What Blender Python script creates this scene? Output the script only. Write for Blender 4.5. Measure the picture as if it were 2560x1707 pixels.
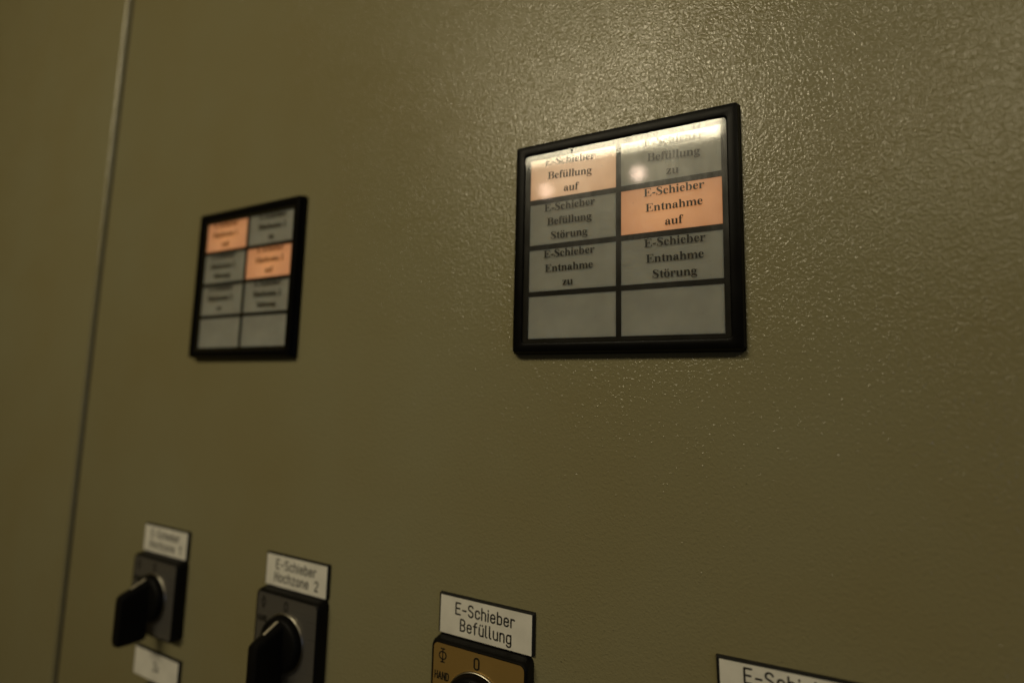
import bpy, bmesh, math, random
from mathutils import Vector, Matrix

random.seed(7)
S = bpy.context.scene
C = S.collection
for o in list(bpy.data.objects):
    bpy.data.objects.remove(o)

# ------------------------------------------------------------------ camera
cam = bpy.data.cameras.new('camera')
cam.sensor_fit = 'HORIZONTAL'; cam.sensor_width = 36.0
cam.lens = 36.0 * 1207.0 / 2560.0
cam.clip_start = 0.01; cam.clip_end = 60
cam.dof.use_dof = True
cam.dof.focus_distance = 0.200
cam.dof.aperture_fstop = 2.8
cam.dof.aperture_blades = 7
co = bpy.data.objects.new('camera', cam); C.objects.link(co)
co.location = (0.0950, -0.20606, -0.11641)
co.rotation_euler = (1.67516, -0.0226, 0.44216)
S.camera = co

# ------------------------------------------------------------------ world, lamps, exposure
w = bpy.data.worlds.new('World'); S.world = w; w.use_nodes = True
# dim room: pale warm ceiling, darker floor, yellower wall to the left
_nt = w.node_tree; _bg = _nt.nodes['Background']
_tc = _nt.nodes.new('ShaderNodeTexCoord'); _sx = _nt.nodes.new('ShaderNodeSeparateXYZ'); _nt.links.new(_tc.outputs['Generated'], _sx.inputs[0])
_rz = _nt.nodes.new('ShaderNodeMapRange'); _nt.links.new(_sx.outputs[2], _rz.inputs[0])
for _i, _v in ((1, -.9), (2, .9), (3, .010), (4, .048)): _rz.inputs[_i].default_value = _v
_rx = _nt.nodes.new('ShaderNodeMapRange'); _nt.links.new(_sx.outputs[0], _rx.inputs[0])
for _i, _v in ((1, -.9), (2, .9), (3, 0), (4, 1)): _rx.inputs[_i].default_value = _v
_mx = _nt.nodes.new('ShaderNodeMix'); _mx.data_type = 'RGBA'; _nt.links.new(_rx.outputs[0], _mx.inputs[0])
_mx.inputs[6].default_value = (1.15, .80, .18, 1); _mx.inputs[7].default_value = (.72, .62, .42, 1)
_nt.links.new(_mx.outputs[2], _bg.inputs[0]); _nt.links.new(_rz.outputs[0], _bg.inputs[1])

def area(name, loc, target, sx, sy, power, col, spread=math.pi):
    d = bpy.data.lights.new(name, 'AREA'); d.shape = 'RECTANGLE'; d.size = sx; d.size_y = sy
    d.energy = power; d.color = col; d.spread = spread
    o = bpy.data.objects.new(name, d); C.objects.link(o); o.location = loc
    o.rotation_euler = (Vector(target) - Vector(loc)).to_track_quat('-Z', 'Y').to_euler()
    return o
WARM = (1.0, 0.865, 0.57)
# two ceiling luminaires in a row parallel to the cabinet front
area('ceiling_luminaire', (-0.440, -1.70, 1.048), (-0.36, 0, 0.07), 0.98, 0.28, 2.30, WARM, math.radians(68))
area('ceiling_luminaire', (1.20, -1.70, 0.95), (0.55, 0, 0.12), 1.20, 0.16, 0.80, WARM, math.radians(70))
# cool daylight from a far window to the right
area('window_daylight', (1.30, -0.75, -0.22), (0.0, 0, -0.15), 0.30, 0.50, 0.62, (0.42, 0.58, 1.0))
def globe(loc, power):
    d = bpy.data.lights.new('small_lamp', 'POINT'); d.energy = power; d.color = (1.0, 0.72, 0.55)
    d.shadow_soft_size = 0.022
    o = bpy.data.objects.new('small_lamp', d); C.objects.link(o); o.location = loc
globe((-0.66, -1.70, 0.765), 0.17)
globe((-0.262, -1.70, 0.770), 0.24)

S.view_settings.view_transform = 'Standard'
try: S.view_settings.look = 'None'
except Exception: pass
S.view_settings.exposure = 0; S.view_settings.gamma = 1
S.view_settings.use_curve_mapping = False
S.render.engine = 'CYCLES'
S.cycles.use_denoising = True
S.cycles.max_bounces = 10; S.cycles.transparent_max_bounces = 16
S.cycles.sample_clamp_indirect = 6.0

# ------------------------------------------------------------------ helpers
def setp(o, label=None, cat=None, group=None, kind=None):
    if label: o['label'] = label
    if cat: o['category'] = cat
    if group: o['group'] = group
    if kind: o['kind'] = kind
    return o
def thing(name, loc, label, cat, group=None):
    o = bpy.data.objects.new(name, None); C.objects.link(o); o.location = loc
    o.empty_display_size = 0.01
    return setp(o, label, cat, group)

class MB:
    def __init__(s): s.v = []; s.f = []
    def ring_loft(s, rings, cap_first=False, cap_last=True):
        n = len(rings[0]); base = len(s.v)
        for r in rings: s.v += r
        for k in range(len(rings) - 1):
            a = base + k * n; b = a + n
            for i in range(n):
                j = (i + 1) % n
                s.f.append((a + i, a + j, b + j, b + i))
        if cap_first: s.f.append(tuple(range(base + n - 1, base - 1, -1)))
        if cap_last: s.f.append(tuple(range(base + (len(rings) - 1) * n, base + len(rings) * n)))
    def prism(s, poly, y0, y1):          # poly: (x,z) outline, any winding
        n = len(poly); b = len(s.v)
        s.v += [(x, y0, z) for x, z in poly] + [(x, y1, z) for x, z in poly]
        s.f.append(tuple(range(b, b + n))); s.f.append(tuple(range(b + 2 * n - 1, b + n - 1, -1)))
        for i in range(n):
            j = (i + 1) % n; s.f.append((b + i, b + j, b + n + j, b + n + i))
    def strip(s, L, R, y0, y1, closed=False):
        n = len(L); b = len(s.v)
        for i in range(n):
            s.v += [(L[i][0], y0, L[i][1]), (R[i][0], y0, R[i][1]), (L[i][0], y1, L[i][1]), (R[i][0], y1, R[i][1])]
        m = n if closed else n - 1
        for i in range(m):
            a = b + 4 * i; c = b + 4 * ((i + 1) % n)
            s.f += [(a, a + 1, c + 1, c), (a + 2, c + 2, c + 3, a + 3), (a, c, c + 2, a + 2), (a + 1, a + 3, c + 3, c + 1)]
        if not closed:
            a = b; s.f.append((a, a + 2, a + 3, a + 1)); a = b + 4 * (n - 1); s.f.append((a, a + 1, a + 3, a + 2))
    def box(s, x0, x1, y0, y1, z0, z1):
        s.prism([(x0, z0), (x1, z0), (x1, z1), (x0, z1)], y0, y1)
    def build(s, name, mat, parent=None, smooth=None, label=None):
        me = bpy.data.meshes.new(name); me.from_pydata(s.v, [], s.f); me.materials.append(mat)
        bm = bmesh.new(); bm.from_mesh(me)
        bmesh.ops.recalc_face_normals(bm, faces=bm.faces)
        bm.to_mesh(me); bm.free()
        if smooth is not None:
            for p in me.polygons: p.use_smooth = True
            me.set_sharp_from_angle(angle=math.radians(smooth))
        o = bpy.data.objects.new(name, me); C.objects.link(o)
        if parent: o.parent = parent
        if label: o['label'] = label
        return o

def rrect(x0, x1, z0, z1, r, y, n=6):
    pts = []
    for cx, cz, a0 in ((x1 - r, z1 - r, 0), (x0 + r, z1 - r, 90), (x0 + r, z0 + r, 180), (x1 - r, z0 + r, 270)):
        for k in range(n + 1):
            a = math.radians(a0 + 90 * k / n)
            pts.append((cx + r * math.cos(a), y, cz + r * math.sin(a)))
    return pts
def inset(b, d): return (b[0] + d, b[1] - d, b[2] + d, b[3] - d)
def circ(cx, cz, r, y, n=64):
    return [(cx + r * math.cos(2 * math.pi * k / n), y, cz + r * math.sin(2 * math.pi * k / n)) for k in range(n)]

def new_mat(name):
    m = bpy.data.materials.new(name); m.use_nodes = True
    return m, m.node_tree, m.node_tree.nodes['Principled BSDF']
def N(nt, t, **k):
    n = nt.nodes.new(t)
    for a, b in k.items(): setattr(n, a, b)
    return n
def noise(nt, vec, scale, detail=2, rough=.5, dist=0):
    n = N(nt, 'ShaderNodeTexNoise'); n.inputs['Scale'].default_value = scale
    n.inputs['Detail'].default_value = detail; n.inputs['Roughness'].default_value = rough
    n.inputs['Distortion'].default_value = dist
    nt.links.new(vec, n.inputs['Vector']); return n
def ramp(nt, src, p0, c0, p1, c1):
    r = N(nt, 'ShaderNodeValToRGB'); e = r.color_ramp.elements
    e[0].position = p0; e[0].color = (*c0, 1); e[1].position = p1; e[1].color = (*c1, 1)
    nt.links.new(src, r.inputs[0]); return r
def math_(nt, op, a, b, c=None):
    n = N(nt, 'ShaderNodeMath', operation=op)
    for i, q in enumerate((a, b, c)):
        if q is None: continue
        if isinstance(q, (int, float)): n.inputs[i].default_value = q
        else: nt.links.new(q, n.inputs[i])
    return n.outputs[0]

# ------------------------------------------------------------------ materials
def wall_paint():
    m, nt, p = new_mat('olive_structure_paint')
    tc = N(nt, 'ShaderNodeTexCoord'); geo = N(nt, 'ShaderNodeNewGeometry'); v = geo.outputs['Position']
    big = noise(nt, v, 7, 3, .6)
    col = ramp(nt, big.outputs[0], .3, (.262, .228, .116), .7, (.278, .258, .148))
    # pinpoint dirt specks
    vo = N(nt, 'ShaderNodeTexVoronoi'); vo.inputs['Scale'].default_value = 38
    nt.links.new(v, vo.inputs['Vector'])
    dot = math_(nt, 'LESS_THAN', vo.outputs['Distance'], .009)
    mix = N(nt, 'ShaderNodeMix', data_type='RGBA'); nt.links.new(dot, mix.inputs[0])
    nt.links.new(col.outputs[0], mix.inputs[6]); mix.inputs[7].default_value = (.03, .025, .02, 1)
    nt.links.new(mix.outputs[2], p.inputs['Base Color'])
    # leathery powder coat: soft wrinkles plus raised grains
    a = noise(nt, v, 750, 2, .55, .5)
    c = N(nt, 'ShaderNodeTexVoronoi'); c.inputs['Scale'].default_value = 880; nt.links.new(v, c.inputs['Vector'])
    sep = N(nt, 'ShaderNodeSeparateColor'); nt.links.new(c.outputs['Color'], sep.inputs[0])
    big_ = N(nt, 'ShaderNodeMapRange', interpolation_type='SMOOTHSTEP'); nt.links.new(c.outputs['Distance'], big_.inputs[0])
    for i_, v_ in ((1, .55), (2, .05), (3, 0), (4, 1)): big_.inputs[i_].default_value = v_
    grain = math_(nt, 'MULTIPLY', big_.outputs[0], math_(nt, 'POWER', sep.outputs[0], 1.6))
    patch = noise(nt, v, 22, 2)
    h = math_(nt, 'MULTIPLY_ADD', grain, .34, a.outputs[0])
    h = math_(nt, 'MULTIPLY', h, math_(nt, 'MULTIPLY_ADD', patch.outputs[0], .7, .65))
    bp = N(nt, 'ShaderNodeBump'); bp.inputs['Strength'].default_value = 1
    bp.inputs['Distance'].default_value = .00030
    nt.links.new(h, bp.inputs['Height']); nt.links.new(bp.outputs[0], p.inputs['Normal'])
    nt.links.new(math_(nt, 'MULTIPLY_ADD', noise(nt, v, 9, 3, .6).outputs[0], .14, .10), p.inputs['Roughness'])
    p.inputs['Specular IOR Level'].default_value = .5
    return m
def plastic(name, col, rough, spec=.5, bump=0, bscale=900):
    m, nt, p = new_mat(name)
    geo = N(nt, 'ShaderNodeTexCoord'); v = geo.outputs['Object']
    n = noise(nt, v, 60, 4, .6)
    d = tuple(c * .88 for c in col); u = tuple(min(1, c * 1.08) for c in col)
    r = ramp(nt, n.outputs[0], .3, d, .7, u); nt.links.new(r.outputs[0], p.inputs['Base Color'])
    rr = math_(nt, 'MULTIPLY_ADD', noise(nt, v, 130, 3).outputs[0], .16, rough - .08)
    nt.links.new(rr, p.inputs['Roughness']); p.inputs['Specular IOR Level'].default_value = spec
    if bump:
        bn = noise(nt, v, bscale, 2); bp = N(nt, 'ShaderNodeBump'); bp.inputs['Distance'].default_value = bump
        nt.links.new(bn.outputs[0], bp.inputs['Height']); nt.links.new(bp.outputs[0], p.inputs['Normal'])
    return m
def metal(name, col, rough, met=1):
    m, nt, p = new_mat(name)
    v = N(nt, 'ShaderNodeTexCoord').outputs['Object']
    mp = N(nt, 'ShaderNodeMapping'); mp.inputs['Scale'].default_value = (30, 30, 2500); nt.links.new(v, mp.inputs[0])
    n = noise(nt, mp.outputs[0], 1, 2)
    nt.links.new(math_(nt, 'MULTIPLY_ADD', n.outputs[0], .15, rough - .07), p.inputs['Roughness'])
    p.inputs['Base Color'].default_value = (*col, 1); p.inputs['Metallic'].default_value = met
    return m
def field_mat(name, lit, seed):
    m, nt, p = new_mat(name)
    v = N(nt, 'ShaderNodeTexCoord').outputs['Object']
    n = noise(nt, v, 45 + seed, 3, .55)
    base = ramp(nt, n.outputs[0], .3, (.43, .43, .405), .72, (.60, .59, .55))
    nt.links.new(base.outputs[0], p.inputs['Base Color'])
    p.inputs['Roughness'].default_value = .05; p.inputs['Specular IOR Level'].default_value = 1.0
    p.inputs['Subsurface Weight'].default_value = 1.0; p.inputs['Subsurface Scale'].default_value = .004
    p.inputs['Subsurface Radius'].default_value = (1, .8, .6)
    if lit:
        # two small bulbs behind the milky window: brighter in front of them
        mp = N(nt, 'ShaderNodeMapping'); mp.inputs['Scale'].default_value = (34, 0, 52)
        nt.links.new(v, mp.inputs[0])
        ln = N(nt, 'ShaderNodeVectorMath', operation='LENGTH'); nt.links.new(mp.outputs[0], ln.inputs[0])
        fall = ramp(nt, ln.outputs['Value'], .10, tuple(c * 1.08 for c in lit), 1.0, tuple(c * k for c, k in zip(lit, (.66, .44, .24))))
        nn = noise(nt, v, 55, 2)
        nt.links.new(fall.outputs[0], p.inputs['Emission Color'])
        nt.links.new(math_(nt, 'MULTIPLY_ADD', nn.outputs[0], .3, .85), p.inputs['Emission Strength'])
    return m
def cover_mat():
    m, nt, p = new_mat('clear_acrylic'); nt.nodes.remove(p)
    out = nt.nodes['Material Output']
    geo = N(nt, 'ShaderNodeNewGeometry'); v = N(nt, 'ShaderNodeTexCoord').outputs['Object']
    tr = N(nt, 'ShaderNodeBsdfTransparent'); tr.inputs[0].default_value = (.965, .965, .955, 1)
    gl = N(nt, 'ShaderNodeBsdfGlossy'); gl.inputs['Roughness'].default_value = .035; gl.inputs[0].default_value = (.96, .97, 1, 1)
    hz = N(nt, 'ShaderNodeBsdfGlossy'); hz.inputs['Roughness'].default_value = .26
    df = N(nt, 'ShaderNodeBsdfDiffuse'); df.inputs[0].default_value = (.5, .5, .46, 1)
    # scratches and wiped grease raise the haze in streaks
    mp = N(nt, 'ShaderNodeMapping'); mp.inputs['Rotation'].default_value = (0, .9, 0); mp.inputs['Scale'].default_value = (700, 50, 40)
    nt.links.new(v, mp.inputs[0]); sc = noise(nt, mp.outputs[0], 1, 3, .6)
    gr = noise(nt, v, 60, 4, .6)
    hazef = math_(nt, 'MULTIPLY', math_(nt, 'POWER', gr.outputs[0], 2.0), sc.outputs[0])
    fr = N(nt, 'ShaderNodeFresnel'); fr.inputs[0].default_value = 1.49
    front = math_(nt, 'SUBTRACT', 1, geo.outputs['Backfacing'])
    mg = N(nt, 'ShaderNodeMixShader'); nt.links.new(math_(nt, 'MULTIPLY_ADD', hazef, 1.9, .13), mg.inputs[0])
    nt.links.new(gl.outputs[0], mg.inputs[1]); nt.links.new(hz.outputs[0], mg.inputs[2])
    m1 = N(nt, 'ShaderNodeMixShader'); nt.links.new(math_(nt, 'MULTIPLY', math_(nt, 'MULTIPLY', fr.outputs[0], 2.1), front), m1.inputs[0])
    nt.links.new(tr.outputs[0], m1.inputs[1]); nt.links.new(mg.outputs[0], m1.inputs[2])
    # dust veil, a few small flecks
    vo = N(nt, 'ShaderNodeTexVoronoi'); vo.inputs['Scale'].default_value = 190; nt.links.new(v, vo.inputs['Vector'])
    fl = math_(nt, 'MULTIPLY', math_(nt, 'LESS_THAN', vo.outputs['Distance'], .035), .35)
    veil = math_(nt, 'MULTIPLY', math_(nt, 'ADD', math_(nt, 'MULTIPLY', hazef, .03), fl), front)
    m2 = N(nt, 'ShaderNodeMixShader'); nt.links.new(veil, m2.inputs[0])
    nt.links.new(m1.outputs[0], m2.inputs[1]); nt.links.new(df.outputs[0], m2.inputs[2])
    nt.links.new(m2.outputs[0], out.inputs[0])
    return m

M_wall = wall_paint()
M_black = plastic('black_bezel_plastic', (.0030, .0028, .0026), .32, .08, .00001)
M_blackgloss = plastic('black_switch_plastic', (.006, .0056, .005), .42, .16, .00002)
M_knob = plastic('black_knob_plastic', (.005, .0046, .0043), .50, .12)
M_grid = plastic('black_grid', (.004, .004, .004), .6, .08)
M_ink = plastic('black_ink', (.012, .011, .010), .6, .2)
M_engrave = plastic('black_engraving', (.015, .014, .012), .6, .2)
M_white = plastic('white_laminate', (.84, .815, .74), .38, .4)
M_pcore = plastic('black_laminate_core', (.012, .012, .012), .5, .3)
M_plate = metal('brushed_face_plate', (.185, .175, .160), .30, .55)
M_gold = metal('brushed_gold_face_plate', (.43, .275, .085), .34, .45)
M_ring = metal('bright_ring', (.50, .47, .40), .32)
M_line = plastic('cream_pointer_paint', (.55, .50, .38), .5)
M_dark = plastic('cabinet_interior', (.035, .03, .022), .7, .2)
M_gasket_shade = plastic('gasket_and_shade_black', (.015, .015, .014), .7, .2)  # rubber black, also colours the strip that stands in for seam shade
M_cover = cover_mat()
M_field = field_mat('milky_field', None, 0)
M_lit = field_mat('lit_milky_field', (.40, .150, .045), 3)
M_lit3 = field_mat('lit_milky_field_deep', (.42, .135, .030), 5)
M_lit2 = field_mat('lit_milky_field_pale', (.44, .255, .14), 9)

# ------------------------------------------------------------------ serif lettering (outline strokes)
def smooth_path(P, closed=False, k=7):
    n = len(P); out = []
    idx = range(n if closed else n - 1)
    for i in idx:
        p0 = P[(i - 1) % n] if closed or i > 0 else P[0]
        p1 = P[i]; p2 = P[(i + 1) % n]
        p3 = P[(i + 2) % n] if closed or i + 2 < n else P[-1]
        for j in range(k):
            t = j / k
            out.append(tuple(.5 * ((2 * b) + (c - a) * t + (2 * a - 5 * b + 4 * c - d) * t * t + (-a + 3 * b - 3 * c + d) * t ** 3)
                             for a, b, c, d in zip(p0, p1, p2, p3)))
    if not closed: out.append(tuple(P[-1]))
    return out
class Pen:
    """collects polygons and strips in em/1000 units"""
    def __init__(s): s.items = []
    def rect(s, x0, x1, z0, z1): s.items.append(('p', [(x0, z0), (x1, z0), (x1, z1), (x0, z1)]))
    def poly(s, *p): s.items.append(('p', list(p)))
    def dot(s, x, z, r, rz=None):
        rz = rz or r
        s.items.append(('p', [(x + r * math.cos(a * math.pi / 8), z + rz * math.sin(a * math.pi / 8)) for a in range(16)]))
    def pen(s, P, thick=145, thin=36, closed=False, ws=None):
        if ws: Q = smooth_path([(a[0], a[1], b) for a, b in zip(P, ws)], closed)
        else: Q = smooth_path(P, closed)
        n = len(Q); L = []; R = []
        for i in range(n):
            a = Q[(i - 1) % n] if closed or i > 0 else Q[i]; b = Q[(i + 1) % n] if closed or i < n - 1 else Q[i]
            dx, dz = b[0] - a[0], b[1] - a[1]; l = math.hypot(dx, dz) or 1; dx /= l; dz /= l
            wd = Q[i][2] if ws else thin + (thick - thin) * abs(dz) ** 1.4
            L.append((Q[i][0] - dz * wd / 2, Q[i][1] + dx * wd / 2)); R.append((Q[i][0] + dz * wd / 2, Q[i][1] - dx * wd / 2))
        s.items.append(('s', L, R, closed))
def stem(p, x, z0, z1, foot=True, head=True, w=140):
    p.rect(x, x + w, z0, z1)
    if foot: p.rect(x - 50, x + w + 48, z0, z0 + 26)
    if head: p.poly((x - 52, z1 - 34), (x + 10, z1 - 60), (x + 10, z1), (x - 52, z1 - 10))
def arch(p, x, w=140):               # arch from a stem at x to the next stem
    p.pen([(x + 130, 350), (x + 215, 425), (x + 300, 415), (x + 356, 320)], ws=[20, 70, 110, 140])
    p.rect(x + 286, x + 286 + w, 0, 335); p.rect(x + 245, x + 286 + w + 46, 0, 26)
def glyph(ch):
    p = Pen()
    if ch == 'E':
        stem(p, 107, 0, 676, False, False, 156); p.rect(16, 600, 642, 676); p.rect(16, 612, 0, 34)
        p.poly((470, 660), (600, 676), (608, 505), (580, 505), (545, 610)); p.poly((470, 14), (612, 0), (645, 180), (615, 180), (565, 70))
        p.rect(263, 420, 330, 364); p.poly((360, 347), (428, 470), (452, 470), (452, 225), (428, 225)); return p, 667
    if ch == 'B':
        stem(p, 107, 0, 676, False, False, 150); p.rect(16, 400, 642, 676); p.rect(16, 400, 0, 34); p.rect(250, 410, 334, 366)
        p.pen([(370, 659), (500, 620), (520, 505), (480, 390), (370, 350)], 150, 34)
        p.pen([(370, 350), (520, 310), (560, 185), (510, 55), (370, 17)], 158, 34); return p, 667
    if ch == 'H':
        for x in (100, 528): stem(p, x, 0, 676, False, False, 152); p.rect(x - 80, x + 232, 0, 30); p.rect(x - 80, x + 232, 646, 676)
        p.rect(240, 540, 325, 365); return p, 778
    if ch == 'S':
        p.pen([(455, 500), (400, 620), (275, 668), (150, 625), (115, 530), (190, 425), (330, 330), (440, 235), (430, 100), (330, 22), (215, 12), (110, 70), (65, 190)],
              ws=[22, 40, 44, 90, 135, 165, 172, 160, 115, 60, 42, 34, 22])
        p.rect(452, 482, 480, 690); p.rect(38, 68, -15, 215); return p, 556
    if ch == 'c' or ch == 'e':
        if ch == 'c':
            p.pen([(350, 390), (300, 440), (225, 450), (130, 390), (98, 235), (150, 75), (265, 32), (340, 50), (405, 120)], ws=[60, 42, 46, 110, 150, 130, 80, 46, 22])
            p.dot(345, 355, 62)
        else:
            p.pen([(350, 265), (335, 390), (240, 455), (135, 400), (100, 235), (150, 75), (265, 32), (345, 55), (405, 130)], ws=[112, 92, 34, 105, 150, 130, 80, 46, 22])
            p.rect(130, 402, 248, 282)
        return p, 444
    if ch == 'h': stem(p, 66, 0, 676); arch(p, 66); return p, 556
    if ch == 'n': stem(p, 66, 0, 461); arch(p, 66); return p, 556
    if ch == 'm': stem(p, 66, 0, 461); arch(p, 66); arch(p, 352); return p, 833
    if ch == 'i': stem(p, 66, 0, 461); p.dot(136, 605, 76); return p, 278
    if ch == 'l': stem(p, 66, 0, 676); return p, 278
    if ch == 'r':
        stem(p, 66, 0, 461); p.pen([(196, 310), (260, 410), (345, 440), (390, 415)], ws=[20, 50, 60, 60]); p.dot(365, 392, 66); return p, 444
    if ch == 'b':
        stem(p, 66, 0, 676, False); p.poly((66, 0), (120, -14), (206, 40), (206, 90), (66, 90))
        p.pen([(206, 380), (280, 440), (370, 430), (440, 240), (390, 60), (300, 12), (180, 30)], ws=[24, 40, 105, 148, 110, 40, 34]); return p, 556
    if ch in 'uü':
        for x in (56, 346): stem(p, x, 90 if x < 100 else 0, 461, False)
        p.pen([(126, 130), (150, 50), (225, 32), (300, 60), (360, 120)], ws=[140, 110, 78, 40, 24]); p.rect(480, 540, 0, 26)
        if ch == 'ü': p.dot(175, 608, 62); p.dot(372, 608, 62)
        return p, 556
    if ch in 'oö':
        p.pen([(400, 230), (360, 390), (250, 450), (140, 390), (100, 230), (140, 70), (250, 10), (360, 70)], 150, 44, True)
        if ch == 'ö': p.dot(152, 608, 62); p.dot(348, 608, 62)
        return p, 500
    if ch == 'f':
        stem(p, 72, 0, 560, True, False); p.rect(14, 310, 424, 461)
        p.pen([(142, 520), (165, 630), (245, 678), (320, 655)], ws=[140, 108, 50, 48]); p.dot(325, 618, 58); return p, 333
    if ch == 't':
        p.rect(92, 232, 80, 461); p.rect(20, 310, 424, 461); p.poly((20, 440), (232, 630), (232, 440))
        p.pen([(162, 110), (185, 45), (245, 30), (320, 80)], ws=[140, 105, 70, 24]); return p, 333
    if ch == 'a':
        p.pen([(110, 360), (165, 435), (250, 452), (330, 400), (345, 300)], ws=[60, 42, 44, 100, 140]); p.dot(120, 345, 66)
        p.rect(275, 415, 70, 310); p.pen([(345, 110), (375, 45), (425, 30), (480, 55)], ws=[140, 100, 60, 20])
        p.pen([(300, 285), (200, 245), (105, 175), (105, 75), (185, 42), (300, 110)], ws=[30, 60, 120, 130, 90, 30]); return p, 500
    if ch == 'g':
        p.pen([(345, 310), (310, 420), (220, 455), (125, 415), (95, 310), (130, 205), (220, 170), (310, 205)], 128, 36, True)
        p.rect(330, 480, 385, 445)
        p.pen([(140, 195), (85, 140), (90, 85), (180, 50), (330, 25), (430, -30), (420, -120), (300, -180), (160, -180), (65, -125), (70, -50), (150, 10)],
              ws=[26, 50, 70, 96, 110, 90, 60, 44, 44, 60, 60, 40]); return p, 500
    if ch == 'z':
        p.rect(40, 405, 425, 461); p.rect(25, 405, 0, 36); p.poly((245, 430), (405, 450), (185, 20), (25, 10))
        p.poly((40, 461), (40, 320), (62, 320), (120, 430)); p.poly((405, 0), (420, 155), (398, 155), (330, 30)); return p, 444
    if ch == '-': p.rect(40, 290, 175, 285); return p, 333
    if ch == '1': p.rect(175, 315, 20, 676); p.rect(90, 400, 0, 30); p.poly((70, 590), (175, 600), (300, 688), (175, 560)); return p, 500
    if ch == '2':
        p.pen([(60, 500), (130, 630), (240, 660), (345, 590), (345, 470), (260, 300), (70, 60)], ws=[40, 80, 70, 120, 140, 90, 36]); p.rect(30, 450, 0, 112); return p, 500
    return p, 250

def serif_line(mb, text, cx, z, em, y, rot=0, tall=1.0):
    gs = [glyph(c) for c in text]; W = sum(a for _, a in gs); k = em / 1000; x = -W / 2
    cr, sr = math.cos(rot), math.sin(rot); step = 0
    for g, adv in gs:
        for it in g.items:
            d = (step % 9) * 2.2e-6; step += 1
            T = lambda q: (cx + ((x + q[0]) * k) * cr - (q[1] * k * tall) * sr, z + ((x + q[0]) * k) * sr + (q[1] * k * tall) * cr)
            if it[0] == 'p': mb.prism([T(q) for q in it[1]], y - .00005 - d, y + .00001 + d)
            else: mb.strip([T(q) for q in it[1]], [T(q) for q in it[2]], y - .00005 - d, y + .00001 + d, it[3])
        x += adv

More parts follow.
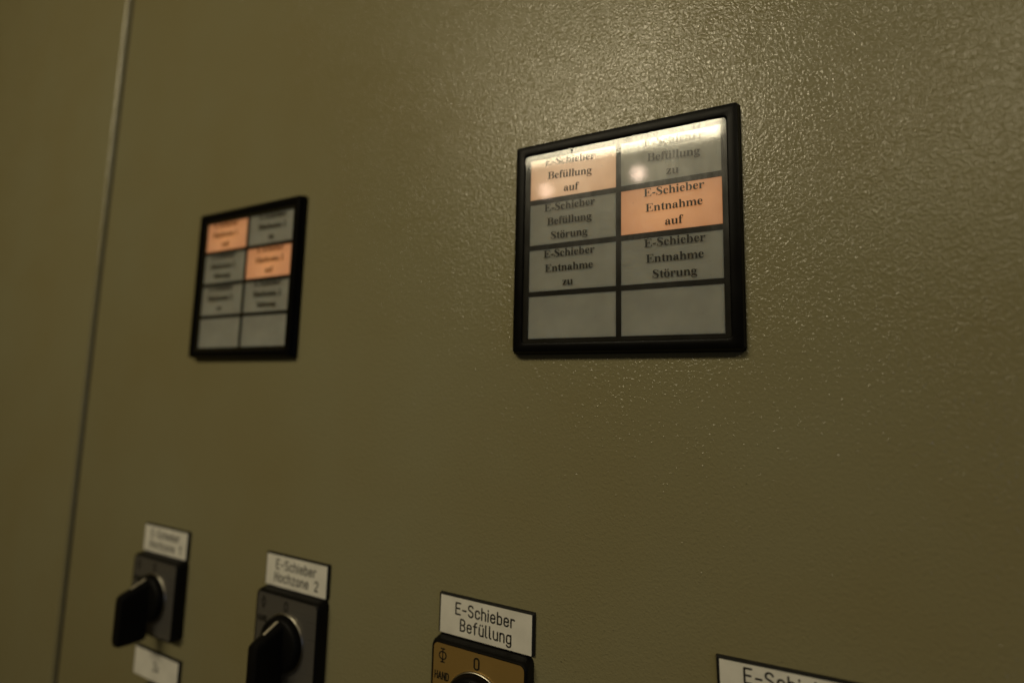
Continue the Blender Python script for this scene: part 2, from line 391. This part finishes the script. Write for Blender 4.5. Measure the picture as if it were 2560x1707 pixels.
# ------------------------------------------------------------------ engraved single-stroke lettering (cap height 10)
def arc(cx, cz, rx, rz, a0, a1, n=10):
    return [(cx + rx * math.cos(math.radians(a0 + (a1 - a0) * i / n)), cz + rz * math.sin(math.radians(a0 + (a1 - a0) * i / n))) for i in range(n + 1)]
def oval(w, z0, z1):
    r = w / 2
    return arc(r, z1 - r, r, r, 0, 180) + arc(r, z0 + r, r, r, 180, 360) + [(w, z1 - r)]
EN = {
 'E': (4.8, [[(4.8, 10), (0, 10), (0, 0), (4.8, 0)], [(0, 5.2), (4, 5.2)]]),
 '-': (3.6, [[(0, 4.2), (3.6, 4.2)]]),
 'S': (5.0, [arc(2.5, 7.6, 2.4, 2.4, 20, 180) + [(.15, 7)] + [(.5, 6.1), (2.5, 5.1), (4.5, 4.1), (4.95, 3)] + arc(2.5, 2.5, 2.45, 2.5, 0, -160)]),
 'c': (4.0, [arc(2.1, 4.9, 2.1, 2.1, 10, 180) + arc(2.1, 2.1, 2.1, 2.1, 180, 350)]),
 'h': (4.0, [[(0, 0), (0, 10)], [(0, 4.6)] + arc(2, 5, 2, 2, 180, 0) + [(4, 0)]]),
 'i': (0.2, [[(0, 0), (0, 7)], [(0, 9), (0, 9.5)]]),
 'e': (4.2, [[(0, 3.7), (4.2, 3.7), (4.2, 4.9)] + arc(2.1, 4.9, 2.1, 2.1, 0, 180) + arc(2.1, 2.1, 2.1, 2.1, 180, 345)]),
 'b': (4.2, [[(0, 0), (0, 10)], [(0, 4.9)] + arc(2.1, 4.9, 2.1, 2.1, 180, 0) + arc(2.1, 2.1, 2.1, 2.1, 0, -180)]),
 'r': (3.2, [[(0, 0), (0, 7)], [(0, 5)] + arc(1.9, 5, 1.9, 2, 180, 45)]),
 'B': (4.8, [[(0, 0), (0, 10), (2.4, 10)] + arc(2.4, 7.6, 2.2, 2.4, 90, -90) + [(0, 5.2)], [(2.4, 5.2)] + arc(2.3, 2.6, 2.5, 2.6, 90, -90) + [(0, 0)]]),
 'f': (3.4, [[(1.2, 0), (1.2, 8)] + arc(3.1, 8, 1.9, 2, 180, 90), [(0, 6.6), (3.2, 6.6)]]),
 'ü': (4.2, [[(0, 7), (0, 2.1)] + arc(2.1, 2.1, 2.1, 2.1, 180, 360) + [(4.2, 7)], [(4.2, 2.4), (4.2, 0)], [(1, 9), (1, 9.4)], [(3.2, 9), (3.2, 9.4)]]),
 'u': (4.2, [[(0, 7), (0, 2.1)] + arc(2.1, 2.1, 2.1, 2.1, 180, 360) + [(4.2, 7)], [(4.2, 2.4), (4.2, 0)]]),
 'l': (1.4, [[(0, 10), (0, 1.4)] + arc(1.4, 1.4, 1.4, 1.4, 180, 270)]),
 'n': (4.0, [[(0, 0), (0, 7)], [(0, 4.6)] + arc(2, 5, 2, 2, 180, 0) + [(4, 0)]]),
 'm': (6.6, [[(0, 0), (0, 7)], [(0, 5)] + arc(1.65, 5.35, 1.65, 1.65, 180, 0) + [(3.3, 0)], [(3.3, 5)] + arc(4.95, 5.35, 1.65, 1.65, 180, 0) + [(6.6, 0)]]),
 'g': (4.2, [[(4.2, 4.9)] + arc(2.1, 4.9, 2.1, 2.1, 0, 180) + arc(2.1, 2.1, 2.1, 2.1, 180, 360), [(4.2, 7), (4.2, -1)] + arc(2.1, -1, 2.1, 2, 0, -160)]),
 'H': (4.8, [[(0, 0), (0, 10)], [(4.8, 0), (4.8, 10)], [(0, 5.1), (4.8, 5.1)]]),
 'o': (4.2, [oval(4.2, 0, 7)]),
 'z': (3.8, [[(0, 7), (3.8, 7), (0, 0), (3.8, 0)]]),
 'Z': (4.8, [[(0, 10), (4.8, 10), (0, 0), (4.8, 0)]]),
 't': (3.0, [[(1.1, 10), (1.1, 1.8)] + arc(2.8, 1.8, 1.7, 1.8, 180, 270), [(0, 7), (2.8, 7)]]),
 'a': (4.2, [[(4.2, 0), (4.2, 7)], [(4.2, 4.9)] + arc(2.1, 4.9, 2.1, 2.1, 0, 180) + arc(2.1, 2.1, 2.1, 2.1, 180, 360)]),
 '0': (4.6, [oval(4.6, 0, 10)]),
 '1': (2.4, [[(0, 7.4), (2.4, 10), (2.4, 0)]]),
 '2': (4.6, [arc(2.3, 7.7, 2.3, 2.3, 170, -20) + [(3.9, 5.6), (0, 0), (4.7, 0)]]),
 'A': (5.2, [[(0, 0), (2.6, 10), (5.2, 0)], [(.9, 3.2), (4.3, 3.2)]]),
 'N': (5.0, [[(0, 0), (0, 10), (5, 0), (5, 10)]]),
 'D': (4.8, [[(0, 0), (0, 10), (2, 10)] + arc(2, 7.2, 2.8, 2.8, 90, 0) + arc(2, 2.8, 2.8, 2.8, 0, -90) + [(0, 0)]]),
 'U': (4.8, [[(0, 10), (0, 2.4)] + arc(2.4, 2.4, 2.4, 2.4, 180, 360) + [(4.8, 10)]]),
 'T': (5.0, [[(0, 10), (5, 10)], [(2.5, 10), (2.5, 0)]]),
 'O': (4.8, [oval(4.8, 0, 10)]),
 'Φ': (6.0, [arc(3, 5, 3, 3.1, 0, 360, 24), [(3, -.2), (3, 10.2)], [(1.5, 10.2), (4.5, 10.2)], [(1.5, -.2), (4.5, -.2)]]),
}
def stroke_poly(mb, P, wd, y, d):
    """polyline of constant width with round joins; every piece sits a hair off the last"""
    L = []; R = []; n = len(P)
    segs = []
    Q = [P[0]]
    for q in P[1:]:
        if math.dist(q, Q[-1]) > 1e-7: Q.append(q)
    P = Q; n = len(P)
    i = 0; run = [P[0]]
    def ang(a, b, c):
        v1 = (b[0] - a[0], b[1] - a[1]); v2 = (c[0] - b[0], c[1] - b[1])
        return abs(math.atan2(v1[0] * v2[1] - v1[1] * v2[0], v1[0] * v2[0] + v1[1] * v2[1]))
    runs = []
    for k in range(1, n):
        run.append(P[k])
        if k < n - 1 and ang(P[k - 1], P[k], P[k + 1]) > .75: runs.append(run); run = [P[k]]
    runs.append(run)
    for r in runs:
        L = []; R = []; m = len(r)
        for k in range(m):
            a = r[max(0, k - 1)]; b = r[min(m - 1, k + 1)]; dx, dz = b[0] - a[0], b[1] - a[1]; l = math.hypot(dx, dz) or 1
            L.append((r[k][0] - dz / l * wd / 2, r[k][1] + dx / l * wd / 2)); R.append((r[k][0] + dz / l * wd / 2, r[k][1] - dx / l * wd / 2))
        mb.strip(L, R, y - .00003 - d, y + .00001 + d); d += 1.5e-6
        for q in (r[0], r[-1]):
            mb.prism([(q[0] + wd / 2 * math.cos(t * math.pi / 5), q[1] + wd / 2 * math.sin(t * math.pi / 5)) for t in range(10)], y - .00003 - d, y + .00001 + d); d += 1.5e-6
def engraved(mb, text, cx, z, cap, wd, y, gap=2.05, width=None, sx=1.0):
    k = cap / 10; adv = [4.6 if c == ' ' else EN[c][0] * sx for c in text]
    if width: gap = (width / k - sum(adv)) / max(1, len(text) - 1)
    W = sum(adv) + gap * (len(text) - 1); x = -W / 2; s = 0
    for c, a in zip(text, adv):
        if c != ' ':
            for P in EN[c][1]:
                stroke_poly(mb, [(cx + (x + q[0] * sx) * k, z + q[1] * k) for q in P], wd, y, (s % 5) * 4e-6); s += 1
        x += a + gap

# ------------------------------------------------------------------ cabinet with its two doors
cab = thing('control_cabinet', (0, 0, 0), 'olive grey control cabinet front with pebbled paint and a narrow vertical door seam at left', 'cabinet')
def bow(z): return -.0030 * max(0, 1 - ((z + .05) / .42) ** 2)
def door(name, xa, xb, seam_side, label):
    """pressed sheet door: rounded folded edges; the edge at the seam is very slightly bowed"""
    m = MB(); zs = [-1.25, -.9, -.6] + [-.45 + .05 * i for i in range(20)] + [.7, .95]
    R = .0035
    for iz, z in enumerate(zs):
        b = bow(z)
        a = xa + (b if seam_side == 'l' else 0); c = xb + (b if seam_side == 'r' else 0)
        row = [(a, .025)] + [(a + R - R * math.cos(t), R - R * math.sin(t)) for t in [math.pi / 2 * i / 6 for i in range(7)]]
        row += [(c - R + R * math.sin(t), R - R * math.cos(t)) for t in [math.pi / 2 * i / 6 for i in range(7)]] + [(c, .025)]
        m.v += [(x, y, z) for x, y in row]; n = len(row)
    for k in range(len(zs) - 1):
        for i in range(n - 1):
            q = k * n + i; m.f.append((q, q + 1, q + n + 1, q + n))
        m.f.append((k * n + n - 1, k * n, (k + 1) * n, (k + 1) * n + n - 1))
    m.f.append(tuple(range(n))); m.f.append(tuple(range((len(zs) - 1) * n, len(zs) * n)))
    return m.build(name, M_wall, cab, smooth=50, label=label)
SX = -.3800
door('cabinet_door', SX + .0036, .62, 'l', 'right door carrying the indicator panels and switches')
door('cabinet_door', -1.25, SX - .0036, 'r', 'plain left door beyond the seam')
m = MB(); m.box(-1.25, .62, .0265, .42, -1.25, .95); m.build('cabinet_body', M_dark, cab)
m = MB(); m.box(SX - .0150, SX + .0150, .0251, .0262, -1.2, .9); m.box(SX - .0062, SX + .0030, .0030, .0250, -1.2, .9)  # flat box: rear gasket; narrow box: black strip added as the seam's shade
m.build('gasket_and_seam_shade', M_gasket_shade, cab)

# ------------------------------------------------------------------ indicator panels
A0, A1, B0, B1 = .00668, .04737, .04953, .08985
ROWS = [(-.00685, -.02638), (-.02872, -.04834), (-.05067, -.07023), (-.07247, -.09204)]
COLS = [(A0, A1), (B0, B1)]
Y_LENS, Y_GRID, Y_TEXT, Y_CB, Y_CF, Y_F = -.0037, -.0039, -.0042, -.0044, -.0048, -.0056
IN = (.0042, .0921, -.0943, -.0046)         # opening x0,x1,z0,z1
def panel(px, pz, label, group, texts, lits, rots, dz1=0):
    t = thing('indicator_panel', (px, 0, pz), label, 'indicator panel', group)
    O = (-.0012, .0972, -.0990, .0012)
    m = MB()
    rings = [rrect(*O, .0014, .0), rrect(*O, .0014, -.0024), rrect(*inset(O, .0004), .0013, -.0029),
             rrect(*inset(O, .0009), .0012, -.0052), rrect(*inset(O, .0011), .0011, -.0055), rrect(*inset(O, .0014), .0010, -.0056),
             rrect(*inset(IN, -.0006), .0022, -.0056), rrect(*inset(IN, -.0002), .0019, -.0055), rrect(*IN, .0018, -.0052), rrect(*inset(IN, .0001), .0018, -.0036)]
    m.ring_loft(rings, cap_last=False); m.build('bezel', M_black, t, smooth=35)
    # grid of black bars in front of the milky fields
    m = MB(); g = (IN[0] - .0003, IN[1] + .0003, IN[2] - .0003, IN[3] + .0003)
    yb = -.0018
    m.box(g[0], A0, Y_GRID, yb, g[2], g[3]); m.box(B1, g[1], Y_GRID, yb, g[2], g[3]); m.box(A1, B0, Y_GRID, yb, g[2], g[3])
    zz = [g[3]] + [q for r in ROWS for q in r] + [g[2]]
    for c in COLS:
        for i in range(0, len(zz), 2): m.box(c[0], c[1], Y_GRID + .00001, yb, zz[i + 1], zz[i])
    m.build('field_grid', M_grid, t)
    for r in range(4):
        for c in range(2):
            x0, x1 = COLS[c]; z1, z0 = ROWS[r]; cx, cz = (x0 + x1) / 2, (z0 + z1) / 2
            m = MB(); hx, hz = (x1 - x0) / 2 - .00005, (z1 - z0) / 2 - .00005
            m.box(-hx, hx, -.0010, 0, -hz, hz)
            mat = lits.get((r, c), M_field)
            f = m.build('indicator_field', mat, t, label=('lit orange field' if mat is not M_field else None))
            f.location = (cx, Y_LENS + .0010, cz)
            txt = texts[r][c]
            if txt:
                tm = MB(); tcx = (.0260 if c == 0 else .0714) - cx + random.uniform(-.0001, .0001); rot = math.radians(rots[r])
                for k, ln in enumerate(txt):
                    zb = z1 - cz - (.00405 if r else .0042) - .00672 * k + dz1
                    off = .0008 if (ln == 'auf' and c == 0) else (-.0003 if ln == 'zu' else 0)
                    serif_line(tm, ln, tcx + off, zb, .00512, Y_TEXT - (Y_LENS + .0010), rot)
                tm.build('lettering', M_ink, f)
    m = MB(); ci = inset(IN, .00015)
    m.ring_loft([rrect(*ci, .0016, Y_CB), rrect(*ci, .0016, Y_CF)], cap_first=True); m.build('cover_pane', M_cover, t)
    return t
GP = 'black framed indicator panels on the cabinet door'
P1 = panel(0, 0, 'large sharp black framed indicator panel at right with bright lamp reflection along its top', GP,
    [[('E-Schieber', 'Befüllung', 'auf'), ('E-Schieber', 'Befüllung', 'zu')],
     [('E-Schieber', 'Befüllung', 'Störung'), ('E-Schieber', 'Entnahme', 'auf')],
     [('E-Schieber', 'Entnahme', 'zu'), ('E-Schieber', 'Entnahme', 'Störung')], [None, None]],
    {(0, 0): M_lit2, (1, 1): M_lit}, [-2.6, .2, .3, 0])
P2 = panel(-.24263, .0003, 'small blurred black framed indicator panel near the door seam at left', GP,
    [[('E-Schieber', 'Hochzone 1', 'auf'), ('E-Schieber', 'Hochzone 1', 'zu')],
     [('E-Schieber', 'Hochzone 1', 'Störung'), ('E-Schieber', 'Hochzone 2', 'auf')],
     [('E-Schieber', 'Hochzone 2', 'zu'), ('E-Schieber', 'Hochzone 2', 'Störung')], [None, None]],
    {(0, 0): M_lit3, (1, 1): M_lit3}, [0, .3, 0, 0], .0009)
# hair-fine fibre stuck on the big panel's cover
fb = MB()
for (x0, z0, x1, z1, wd) in ((.0271, -.0053, .0272, -.0060, .0009), (.0272, -.0060, .0272, -.0074, .0003)):
    fb.prism([(x0 - wd / 2, z0), (x0 + wd / 2, z0), (x1 + wd / 3, z1), (x1 - wd / 3, z1)], Y_CF - .00003, Y_CF - .0002)
fo = fb.build('dust_fibre', M_ink); setp(fo, 'tiny dark dust fibre stuck near the top edge of the large panel cover', 'dust fibre')

# ------------------------------------------------------------------ name plates
LW, LH = .04684, .01669
def plate(x, z, label, lines, widths=None):
    t = thing('name_plate', (x, 0, z), label, 'name plate', 'white engraved name plates above the switches')
    m = MB(); b = (-.0011, LW + .0011, -LH - .0004, .0008)
    m.ring_loft([rrect(*b, .0004, -.00005, 3), rrect(*b, .0004, -.0011, 3), rrect(*inset(b, .0001), .0004, -.0014, 3), rrect(*inset(b, .0004), .0004, -.0017, 3)])
    m.build('plate_body', M_pcore, t)
    m = MB(); f = (.0, LW, -LH, .0)
    m.ring_loft([rrect(*f, .0002, -.0016, 3), rrect(*f, .0002, -.0019, 3)]); m.build('plate_face', M_white, t)
    m = MB()
    for (txt, zb, wd_, dx) in lines:
        engraved(m, txt, LW / 2 + dx, zb, .0049, .00070, -.00192, width=wd_)
    m.build('lettering', M_engrave, t)
    return t
Z1 = -.21247
L = {'1': (-.27888, Z1), '2': (-.15648, Z1), '3': (-.03646, Z1), '4': (.08503, -.21200), '5': (-.27667, -.2910)}
plate(*L['1'], 'most blurred two line white name plate above the leftmost switch', [('E-Schieber', -.0071, .0308, 0), ('Hochzone 1', -.0140, .0335, .0006)])
plate(*L['2'], 'white name plate reading E-Schieber Hochzone 2 above the second switch', [('E-Schieber', -.0071, .0308, 0), ('Hochzone 2', -.0140, .0335, .0006)])
plate(*L['3'], 'sharp white name plate reading E-Schieber Befüllung above the gold faced switch', [('E-Schieber', -.0071, .0300, 0), ('Befüllung', -.0140, .0258, .0006)])
p4 = plate(*L['4'], 'white name plate at bottom right cut off by the picture edge', [('E-Schieber', -.0063, .0304, 0), ('Entnahme', -.0132, .0268, 0)])
p4.rotation_euler.y = math.radians(-1.6)     # stuck on slightly crooked
plate(*L['5'], 'white name plate with one short mark, under the leftmost switch', [('Zu', -.0104, None, .0006)])

# ------------------------------------------------------------------ selector switches
SW = .0484; HS = -.0070
def switch(cx, top, label, face, shade=None, handle=True):
    t = thing('selector_switch', (cx, 0, top - SW / 2), label, 'selector switch', 'black rotary selector switches below the name plates')
    h = SW / 2; b = (-h, h, -h, h)
    m = MB()
    m.ring_loft([rrect(*inset(b, -.0003), .0035, 0), rrect(*b, .0034, -.0055), rrect(*inset(b, .0003), .0033, -.0064), rrect(*inset(b, .0009), .0028, -.0070),
                 rrect(*inset(b, .0013), .0024, -.0070), rrect(*inset(b, .0014), .0022, -.0066)]); m.build('housing', M_blackgloss, t, smooth=35)
    m = MB(); pb = inset(b, .0015)
    m.ring_loft([rrect(*pb, .0020, -.0064), rrect(*pb, .0020, -.00675)]); fp = m.build('face_plate', face, t)
    m = MB(); Y = -.00677
    engraved(m, '0', -.0001, .0159, .0046, .00078, Y, sx=1.1)
    engraved(m, 'Φ', -.0178, .0150, .0054, .00060, Y, sx=1.1)
    engraved(m, 'HAND', -.0180, .0075, .0030, .00058, Y, width=.0072, sx=.88)
    m.build('marking', M_engrave, fp)
    # bright retaining ring
    m = MB(); n = 72
    prof = [(.0150, -.0069), (.0150, -.0073), (.0148, -.0076), (.0145, -.0077), (.0143, -.0069)]
    m.ring_loft([circ(0, 0, r, y, n) for r, y in prof], cap_last=False); m.build('retaining_ring', M_ring, t, smooth=50)
    # knob: turned disc with a pistol grip blade that stands far off the plate
    m = MB()
    m.ring_loft([circ(0, 0, r, y, n) for r, y in ((.0143, -.0069), (.0143, -.0098), (.0139, -.0110), (.0130, -.0117), (.0100, -.0119))])
    # blade side profile (y, z) from the disc outwards, with half thickness at each level
    yl = [(-.0112, .0125, -.0240, .0050), (-.0125, .0123, -.0243, .0046), (-.0160, .0108, -.0243, .0040), (-.0200, .0092, -.0241, .0036), (-.0243, .0078, -.0234, .0036),
          (-.0257, .0070, -.0224, .0034), (-.0261, .0058, -.0210, .0029)]
    rings = []
    for y, zt, zb, hw in yl:
        rr = min(hw * .95, .0030)
        rings.append(rrect(-hw, hw, zb, zt, rr, y, 5))
    m.ring_loft(rings, cap_first=True)
    kb = m.build('knob', M_knob, t, smooth=40)
    # cream pointer line lying on the sloping top ridge
    m = MB(); hw = .00075
    P = [(-.0118, .01265), (-.0128, .01235), (-.0160, .01095), (-.0198, .00940)]
    vs = []
    for y, z in P: vs += [(-hw, y, z + .00012), (hw, y, z + .00012), (hw, y, z - .0008), (-hw, y, z - .0008)]
    m.v = vs
    for i in range(len(P) - 1):
        a = 4 * i
        for j in range(4): m.f.append((a + j, a + (j + 1) % 4, a + 4 + (j + 1) % 4, a + 4 + j))
    m.f.append((0, 1, 2, 3)); m.f.append(tuple(4 * (len(P) - 1) + j for j in (3, 2, 1, 0)))
    m.build('pointer_line', M_line, kb)
    return t
TOP = Z1 - LH - .0008
switch(-.25536, TOP, 'leftmost blurred selector switch with grey face between two name plates', M_plate)
switch(-.13307, TOP, 'second selector switch from left with grey face and cream pointer line', M_plate)
switch(-.01356, TOP, 'gold faced selector switch below the sharp name plate, cut off at the bottom edge', M_gold)
bt = thing('push_button', (L['5'][0] + LW / 2, 0, L['5'][1] - LH - .0006 - .0158), 'barely visible black push button rim under the lower left name plate', 'push button')
m = MB(); m.ring_loft([circ(0, 0, r, y) for r, y in ((.0158, 0), (.0158, -.0035), (.0150, -.0050), (.0122, -.0055), (.0118, -.0030))]); m.build('collar', M_blackgloss, bt, smooth=40)
m = MB(); m.ring_loft([circ(0, 0, r, y) for r, y in ((.0113, -.0029), (.0113, -.0080), (.0106, -.0088))]); m.build('button_cap', M_knob, bt, smooth=40)
